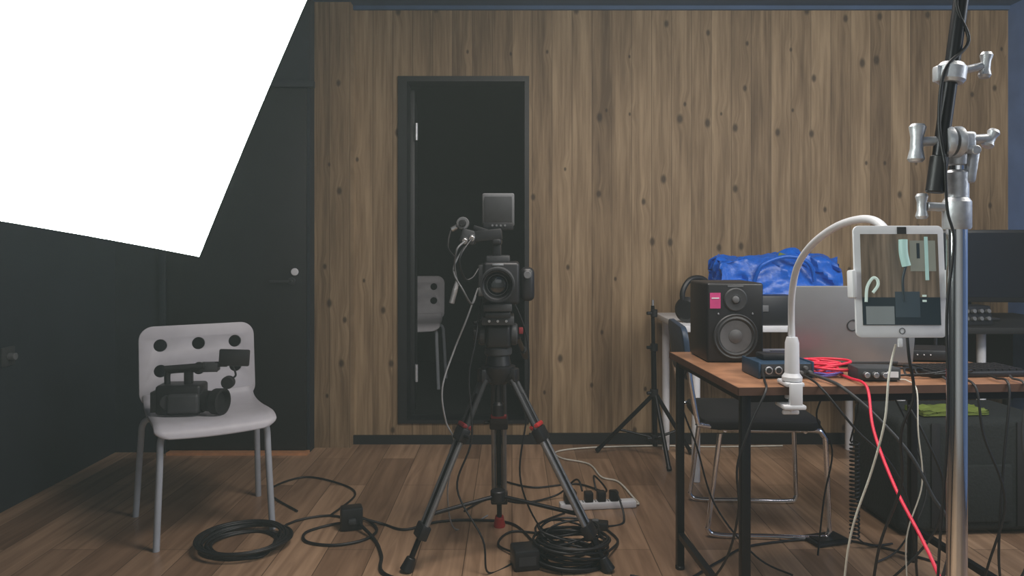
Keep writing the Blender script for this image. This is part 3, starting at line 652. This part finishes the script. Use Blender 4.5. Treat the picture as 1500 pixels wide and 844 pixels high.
mo = root("computer_monitor", (2.28, 3.70, DZ), math.radians(-8))
box("panel", (0, 0, 0.27), (0.60, 0.03, 0.36), M['black'], mo, bevel=0.006)
box("screen", (0, -0.016, 0.275), (0.57, 0.002, 0.32), M['screen'], mo)
box("neck", (0, 0.04, 0.13), (0.06, 0.03, 0.24), M['black'], mo, bevel=0.004)
box("foot", (0, 0.04, 0.008), (0.26, 0.18, 0.014), M['black'], mo, bevel=0.005)
mx = root("audio_mixer", (2.12, 3.50, DZ), 0.1)
box("body", (0, 0, 0.045), (0.24, 0.13, 0.09), M['black'], mx, bevel=0.006, taper=(1, 0.7))
for k in range(6):
    for j in range(2):
        cyl("knob_%d_%d" % (k, j), (-0.09+0.036*k, -0.058, 0.03+0.035*j), (-0.09+0.036*k, -0.076, 0.034+0.035*j), 0.010, M['gray'], mx, seg=12)
hp = root("headphones", (0.90, 3.60, DZ), 0.4)
tube("band", [(-0.07, 0, 0.06), (-0.085, 0, 0.14), (-0.05, 0, 0.20), (0, 0, 0.215), (0.05, 0, 0.20), (0.085, 0, 0.14), (0.07, 0, 0.06)], 0.013, M['black'], hp)
for s in (-1, 1): lathe("ear_cup_%d" % s, [(0, 0), (0.055, 0), (0.062, 0.01), (0.062, 0.03), (0.045, 0.045), (0, 0.045)], (s*0.045, 0, 0.063), (s, -0.6, 0), M['black'], hp)
bx = root("equipment_case", (1.17, 3.49, DZ), 0.05)
box("shell", (0, 0, 0.07), (0.30, 0.10, 0.14), M['black'], bx, bevel=0.01)
box("latch", (0, -0.053, 0.08), (0.04, 0.008, 0.03), M['gray'], bx, bevel=0.002)

# ------------------------------------------------------------ sled-base chair behind the table
sc = root("sled_base_chair", (0.98, 3.02, 0), math.radians(-4))
for i, y in enumerate((-0.20, 0.20)):
    tube("frame_%d" % i, [(-0.30, y*0.9, 0.78), (-0.285, y, 0.62), (-0.255, y, 0.45), (-0.235, y, 0.43), (-0.05, y, 0.415), (0.17, y, 0.42), (0.215, y, 0.40), (0.225, y, 0.35), (0.235, y, 0.08), (0.235, y, 0.03), (0.20, y, 0.011), (0.0, y, 0.011), (-0.17, y, 0.011), (-0.215, y, 0.03), (-0.21, y, 0.08), (-0.17, y, 0.40)], 0.010, M['chrome'], sc, seg=12)
cyl("cross_bar", (0.15, -0.2, 0.412), (0.15, 0.2, 0.412), 0.008, M['chrome'], sc)
cyl("cross_bar_rear", (-0.15, -0.2, 0.412), (-0.15, 0.2, 0.412), 0.008, M['chrome'], sc)
panel("seat", rrect(0.44, 0.42, 0.05), [], 0.022, M['blackmat'], sc, Matrix.Translation((-0.01, 0, 0.434)), bevel=0.006)
xf = Matrix.Translation((-0.292, 0, 0.70)) @ Matrix.Rotation(math.radians(-6), 4, 'Y') @ Matrix.Rotation(math.radians(90), 4, 'Y')
panel("back", rrect(0.20, 0.40, 0.05), [], 0.014, mat("navy_seat_shell", (0.02, 0.04, 0.075), 0.5), sc, xf, bevel=0.004)

hx = [(1.26+0.016*math.cos(i*0.9), 2.72+0.016*math.sin(i*0.9), 0.04+0.36*i/170) for i in range(171)]
cable("coiled_cord", [(1.42, 2.76, 0.008), (1.32, 2.73, 0.012)]+hx+[(1.262, 2.70, 0.52), (1.25, 2.66, 0.66), (1.22, 2.63, 0.735)], 0.0035, sub=2, seg=6)

# ------------------------------------------------------------ black light stand near the wall
ls = root("black_light_stand", (0.755, 3.90, 0), 0)
cyl("lower_pole", (0, 0, 0.06), (-0.01, 0, 0.60), 0.014, M['blackmetal'], ls)
cyl("upper_pole", (-0.01, 0, 0.58), (-0.013, 0, 0.80), 0.010, M['blackmetal'], ls)
cyl("spigot", (-0.013, 0, 0.79), (-0.013, 0, 0.83), 0.007, M['alu'], ls)
for k, (z, s) in enumerate(((0.34, 0.022), (0.58, 0.02), (0.76, 0.018), (0.10, 0.018))):
    cyl("clamp_%d" % k, (-0.006, 0, z-0.02), (-0.006, 0, z+0.02), s, M['black'], ls)
    cyl("clamp_knob_%d" % k, (-0.006, 0, z), (-0.045, -0.01, z), 0.009, M['black'], ls)
for k, f in enumerate(((-0.30, 0.08, 0.01), (0.02, -0.26, 0.01), (0.20, 0.04, 0.01))):
    f = Vector(f); t0 = Vector((0, 0, 0.34))
    cyl("leg_%d" % k, t0, f, 0.011, M['blackmetal'], ls)
    cyl("strut_%d" % k, (0, 0, 0.10), t0.lerp(f, 0.62), 0.007, M['blackmetal'], ls)
    cyl("tip_%d" % k, t0.lerp(f, 0.95), f, 0.013, M['rubber'], ls)

# ------------------------------------------------------------ case under table + lime cloth
bg = root("equipment_trolley_bag", (1.78, 3.02, 0), math.radians(3))
box("body", (0, 0, 0.235), (0.62, 0.36, 0.44), M['fabric'], bg, bevel=0.035, seg=4)
for s in (-1, 1): box("strap_%d" % s, (s*0.17, -0.184, 0.24), (0.035, 0.006, 0.40), M['blackmat'], bg, bevel=0.002)
box("pocket", (0, -0.186, 0.17), (0.26, 0.02, 0.22), M['fabric'], bg, bevel=0.01)
for s in (-1, 1): cyl("wheel_%d" % s, (s*0.25-0.015, 0.14, 0.03), (s*0.25+0.015, 0.14, 0.03), 0.03, M['rubber'], bg)
bm = bmesh.new(); bmesh.ops.create_cube(bm, size=1.0); bmesh.ops.subdivide_edges(bm, edges=bm.edges, cuts=12, use_grid_fill=True)
for v in bm.verts:
    c = v.co.copy(); v.co = Vector((c.x*0.27, c.y*0.12, 0.012+c.z*0.018+(0.014*noise.noise(c*6+Vector((3, 1, 0))) if c.z > 0 else 0)))
gc = root("lime_safety_vest", (1.72, 2.93, 0.456), 0.1)
finish(bm, "folded_cloth", M['green'], gc, angle=180)

# ------------------------------------------------------------ floor cables and boxes
def coil(c, R, n, r, zt=0.05, ell=1.0, seed=1):
    rnd = random.Random(seed); pts = []
    for i in range(n*10):
        a = i*2*math.pi/10; t = i/(n*10)
        q = R*(0.90+0.14*math.sin(t*23)+0.05*rnd.random())
        pts.append((c[0]+q*math.cos(a)+0.01*math.sin(t*40), c[1]+q*ell*math.sin(a), r+zt*(0.5+0.5*math.sin(t*17+a*0.1))*0.9))
    return pts
cable("coiled_black_cable", coil((-1.00, 2.76), 0.155, 11, 0.005, 0.035)+[(-0.9, 2.95, 0.006), (-0.75, 3.05, 0.006), (-0.62, 2.96, 0.006)], 0.0048, sub=4, seg=8)
cable("looped_black_cable", [(-0.66, 2.90, 0.03), (-0.72, 2.95, 0.006), (-0.80, 2.87, 0.006), (-0.77, 2.78, 0.006), (-0.66, 2.75, 0.006), (-0.56, 2.80, 0.006), (-0.53, 2.90, 0.006), (-0.60, 3.0, 0.012), (-0.66, 2.98, 0.02), (-0.62, 2.93, 0.04)], 0.0055)
cable("black_power_cable", [(-0.60, 2.93, 0.04), (-0.52, 2.96, 0.006), (-0.42, 2.90, 0.006), (-0.30, 2.98, 0.006), (-0.15, 3.0, 0.006), (0.0, 2.96, 0.006), (0.08, 2.78, 0.006), (0.1, 2.68, 0.02)], 0.005)
cable("mains_cable", [(-0.60, 2.90, 0.03), (-0.52, 2.80, 0.006), (-0.47, 2.66, 0.006), (-0.44, 2.52, 0.006), (-0.3, 2.40, 0.006), (-0.25, 2.2, 0.006)], 0.0065)
ad = root("power_adapter", (-0.635, 2.925, 0), 0.3)
box("case", (0, 0, 0.045), (0.085, 0.06, 0.088), M['black'], ad, bevel=0.008)
box("plug", (0, -0.035, 0.04), (0.03, 0.02, 0.02), M['dgray'], ad, bevel=0.004)
ad2 = root("power_adapter", (0.045, 2.585, 0), 0.2)
box("case", (0, 0, 0.036), (0.09, 0.09, 0.070), M['black'], ad2, bevel=0.008)
box("label", (0, -0.046, 0.035), (0.06, 0.001, 0.03), M['dgray'], ad2)
cable("tangled_black_cable", coil((0.21, 2.62), 0.125, 13, 0.005, 0.09, 0.8, 5)+[(0.36, 2.68, 0.02), (0.4, 2.8, 0.006), (0.36, 2.93, 0.006)], 0.0048, sub=4, seg=8)
cable("tangled_gray_cable", coil((0.20, 2.64), 0.10, 6, 0.005, 0.13, 0.7, 8)+[(0.12, 2.8, 0.02), (0.1, 2.95, 0.006), (0.22, 3.08, 0.006)], 0.004, sub=4, seg=8)
ps = root("power_strip", (0.365, 3.15, 0), math.radians(7))
box("housing", (0, 0, 0.016), (0.33, 0.045, 0.030), M['white'], ps, bevel=0.006)
for k in range(5):
    for s in (-1, 1): box("slot_%d_%d" % (k, s), (-0.12+0.055*k, s*0.007, 0.0315), (0.004, 0.008, 0.002), M['blackmat'], ps)
for k in range(3): box("plug_%d" % k, (-0.04+0.055*k, 0, 0.052), (0.036, 0.038, 0.042), M['black'], ps, bevel=0.005)
box("adapter", (-0.12, -0.0, 0.056), (0.05, 0.05, 0.05), M['black'], ps, bevel=0.005)
cable("white_extension_cable", [(0.51, 3.17, 0.02), (0.545, 3.185, 0.006), (0.535, 3.27, 0.006), (0.50, 3.48, 0.006), (0.43, 3.55, 0.006), (0.39, 3.76, 0.006), (0.26, 3.86, 0.006), (0.24, 3.98, 0.006), (0.42, 4.06, 0.006), (0.8, 4.10, 0.006), (1.1, 4.08, 0.006), (1.5, 4.10, 0.006)], 0.0045, M['cream'])
for i, P in enumerate([
    [(0.30, 3.16, 0.07), (0.28, 3.22, 0.10), (0.20, 3.26, 0.02), (0.05, 3.2, 0.006), (-0.1, 3.25, 0.006), (-0.2, 3.1, 0.006)],
    [(0.36, 3.17, 0.07), (0.36, 3.24, 0.11), (0.42, 3.3, 0.02), (0.3, 3.45, 0.006), (0.1, 3.4, 0.006), (-0.05, 3.5, 0.006)],
    [(0.42, 3.16, 0.07), (0.44, 3.08, 0.08), (0.45, 2.98, 0.006), (0.36, 2.93, 0.006)],
    [(0.30, 2.90, 0.02), (0.15, 2.86, 0.006), (0.0, 2.88, 0.006), (-0.05, 2.75, 0.006), (0.05, 2.62, 0.02)],
    [(0.40, 2.5, 0.006), (0.55, 2.45, 0.006), (0.72, 2.6, 0.006), (0.9, 2.75, 0.006), (1.25, 2.8, 0.006), (1.5, 2.6, 0.006)],
    [(-0.9, 3.1, 0.006), (-1.1, 3.35, 0.006), (-1.0, 3.55, 0.006), (-0.8, 3.45, 0.006), (-0.7, 3.3, 0.006), (-0.75, 3.05, 0.006)],
    [(0.65, 2.35, 0.006), (0.8, 2.25, 0.006), (1.0, 2.4, 0.006), (1.2, 2.3, 0.006), (1.45, 2.45, 0.006)],
]): cable("floor_cable", P, 0.0042)
ad3 = root("inline_switch_box", (0.33, 2.925, 0), -0.2)
box("case", (0, 0, 0.016), (0.10, 0.045, 0.03), M['black'], ad3, bevel=0.006); box("rocker", (0.0, 0, 0.033), (0.025, 0.02, 0.006), M['gray'], ad3, bevel=0.002)
fp = root("foot_pedal_pad", (1.19, 2.80, 0), 0.3)
box("pad", (0, 0, 0.008), (0.15, 0.10, 0.014), M['black'], fp, bevel=0.004); box("top_tread", (0, 0, 0.017), (0.12, 0.075, 0.004), M['rubber'], fp)

hang = [
 [(0.83, 2.08, 0.765), (0.86, 2.0, 0.757), (0.875, 1.940, 0.745), (0.93, 1.90, 0.69), (1.0, 1.86, 0.60), (1.05, 1.85, 0.50), (1.10, 1.85, 0.40), (1.08, 1.9, 0.2), (1.05, 2.0, 0.006)],
 [(0.70, 2.07, 0.77), (0.68, 1.99, 0.757), (0.665, 1.940, 0.74), (0.62, 1.92, 0.66), (0.585, 1.92, 0.55), (0.59, 1.93, 0.42), (0.565, 2.0, 0.25), (0.50, 2.2, 0.05), (0.47, 2.35, 0.006)],
 [(0.79, 2.06, 0.77), (0.81, 2.0, 0.76), (0.82, 1.942, 0.74), (0.90, 1.93, 0.64), (0.99, 1.93, 0.55), (1.05, 1.95, 0.42), (1.1, 2.0, 0.15), (1.15, 2.1, 0.006)],
 [(1.20, 2.06, 0.757), (1.19, 2.03, 0.757), (1.19, 1.975, 0.74), (1.17, 1.95, 0.60), (1.15, 1.94, 0.40), (1.18, 1.96, 0.2), (1.22, 2.05, 0.006)],
 [(1.22, 2.06, 0.757), (1.235, 2.03, 0.757), (1.24, 1.975, 0.74), (1.25, 1.96, 0.62), (1.30, 1.95, 0.45), (1.27, 1.98, 0.25), (1.3, 2.1, 0.006)],
 [(1.34, 2.08, 0.757), (1.335, 2.04, 0.757), (1.335, 1.985, 0.74), (1.31, 1.97, 0.55), (1.29, 1.96, 0.3), (1.33, 2.0, 0.1), (1.4, 2.2, 0.006)],
 [(1.40, 2.08, 0.757), (1.38, 2.04, 0.757), (1.38, 1.985, 0.74), (1.36, 1.97, 0.60), (1.39, 1.97, 0.40), (1.36, 2.0, 0.2), (1.3, 2.2, 0.006)],
 [(1.10, 2.65, 0.70), (1.12, 2.66, 0.60), (1.10, 2.67, 0.50), (1.16, 2.68, 0.38), (1.13, 2.68, 0.2), (1.1, 2.66, 0.006)],
 [(0.63, 2.62, 0.70), (0.60, 2.64, 0.58), (0.66, 2.64, 0.40), (0.72, 2.62, 0.2), (0.84, 2.55, 0.05), (0.95, 2.5, 0.006)],
 [(1.28, 2.65, 0.70), (1.36, 2.66, 0.60), (1.45, 2.67, 0.42), (1.50, 2.68, 0.22), (1.40, 2.66, 0.04), (1.28, 2.6, 0.006)],
 [(1.05, 1.96, 0.70), (1.08, 1.93, 0.62), (1.12, 1.92, 0.50), (1.10, 1.94, 0.36), (1.00, 2.0, 0.2), (0.92, 2.15, 0.03), (0.85, 2.25, 0.006)],
]
for i, P in enumerate(hang): cable("hanging_cable", P, 0.0045 if i == 0 else 0.0032, M['rubber'] if i % 3 else M['dgray'])
cable("white_usb_cable", [(1.06, 2.02, 0.757), (1.07, 2.0, 0.757), (1.07, 1.955, 0.74), (1.06, 1.93, 0.64), (1.07, 1.93, 0.5), (1.04, 1.95, 0.35), (1.06, 2.0, 0.12), (1.0, 2.1, 0.006)], 0.0018, M['cream'])

# ------------------------------------------------------------ lights
def area(name, loc, target, size, power, col):
    L = bpy.data.lights.new(name, 'AREA'); L.shape = 'RECTANGLE'; L.size = size[0]; L.size_y = size[1]; L.energy = power; L.color = col
    o = bpy.data.objects.new(name, L); o.location = loc
    o.rotation_euler = (Vector(target)-Vector(loc)).to_track_quat('-Z', 'Y').to_euler(); COL.objects.link(o); return o
area("key_fill_light", (1.9, 1.4, 2.38), (1.7, 4.1, 1.2), (1.4, 0.8), 56, (1.0, 0.94, 0.85))  # added unseen light that brightens the right of the far wall
area("floor_fill_light", (0.25, 2.1, 2.42), (0.25, 2.2, 0.0), (0.8, 0.8), 30, (1.0, 0.93, 0.87))  # added overhead fill to brighten the floor, no visible fitting
area("side_fill_light", (2.6, 1.2, 1.7), (0.3, 3.2, 0.3), (1.0, 1.0), 14, (0.90, 0.95, 1.0))  # added soft fill standing for daylight from the right, no window built
area("back_fill_light", (0.2, -1.2, 1.9), (-0.2, 3.5, 0.6), (1.8, 1.0), 3, (0.95, 0.97, 1.0))  # added weak fill behind the camera, unseen

# thin homogeneous haze added to imitate the lens glare around the softbox
w = bpy.data.worlds.new("World"); S.world = w; w.use_nodes = True
wn = w.node_tree.nodes; wl = w.node_tree.links
wn["Background"].inputs[0].default_value = (0.05, 0.06, 0.07, 1); wn["Background"].inputs[1].default_value = 0.3
wv = wn.new("ShaderNodeVolumeScatter"); wv.inputs["Density"].default_value = 0.011
wv.inputs["Color"].default_value = (0.88, 1.0, 0.96, 1); wv.inputs["Anisotropy"].default_value = 0.0
wl.new(wv.outputs[0], wn["World Output"].inputs["Volume"])

# ------------------------------------------------------------ camera
cd = bpy.data.cameras.new("Camera"); cd.sensor_width = 36; cd.lens = 26.0; cd.shift_y = -0.044; cd.clip_start = 0.02
co = bpy.data.objects.new("Camera", cd); co.location = (0, 0, 1.13); co.rotation_euler = (math.radians(90), 0, 0)
COL.objects.link(co); S.camera = co
S.view_settings.view_transform = 'Standard'; S.view_settings.look = 'None'
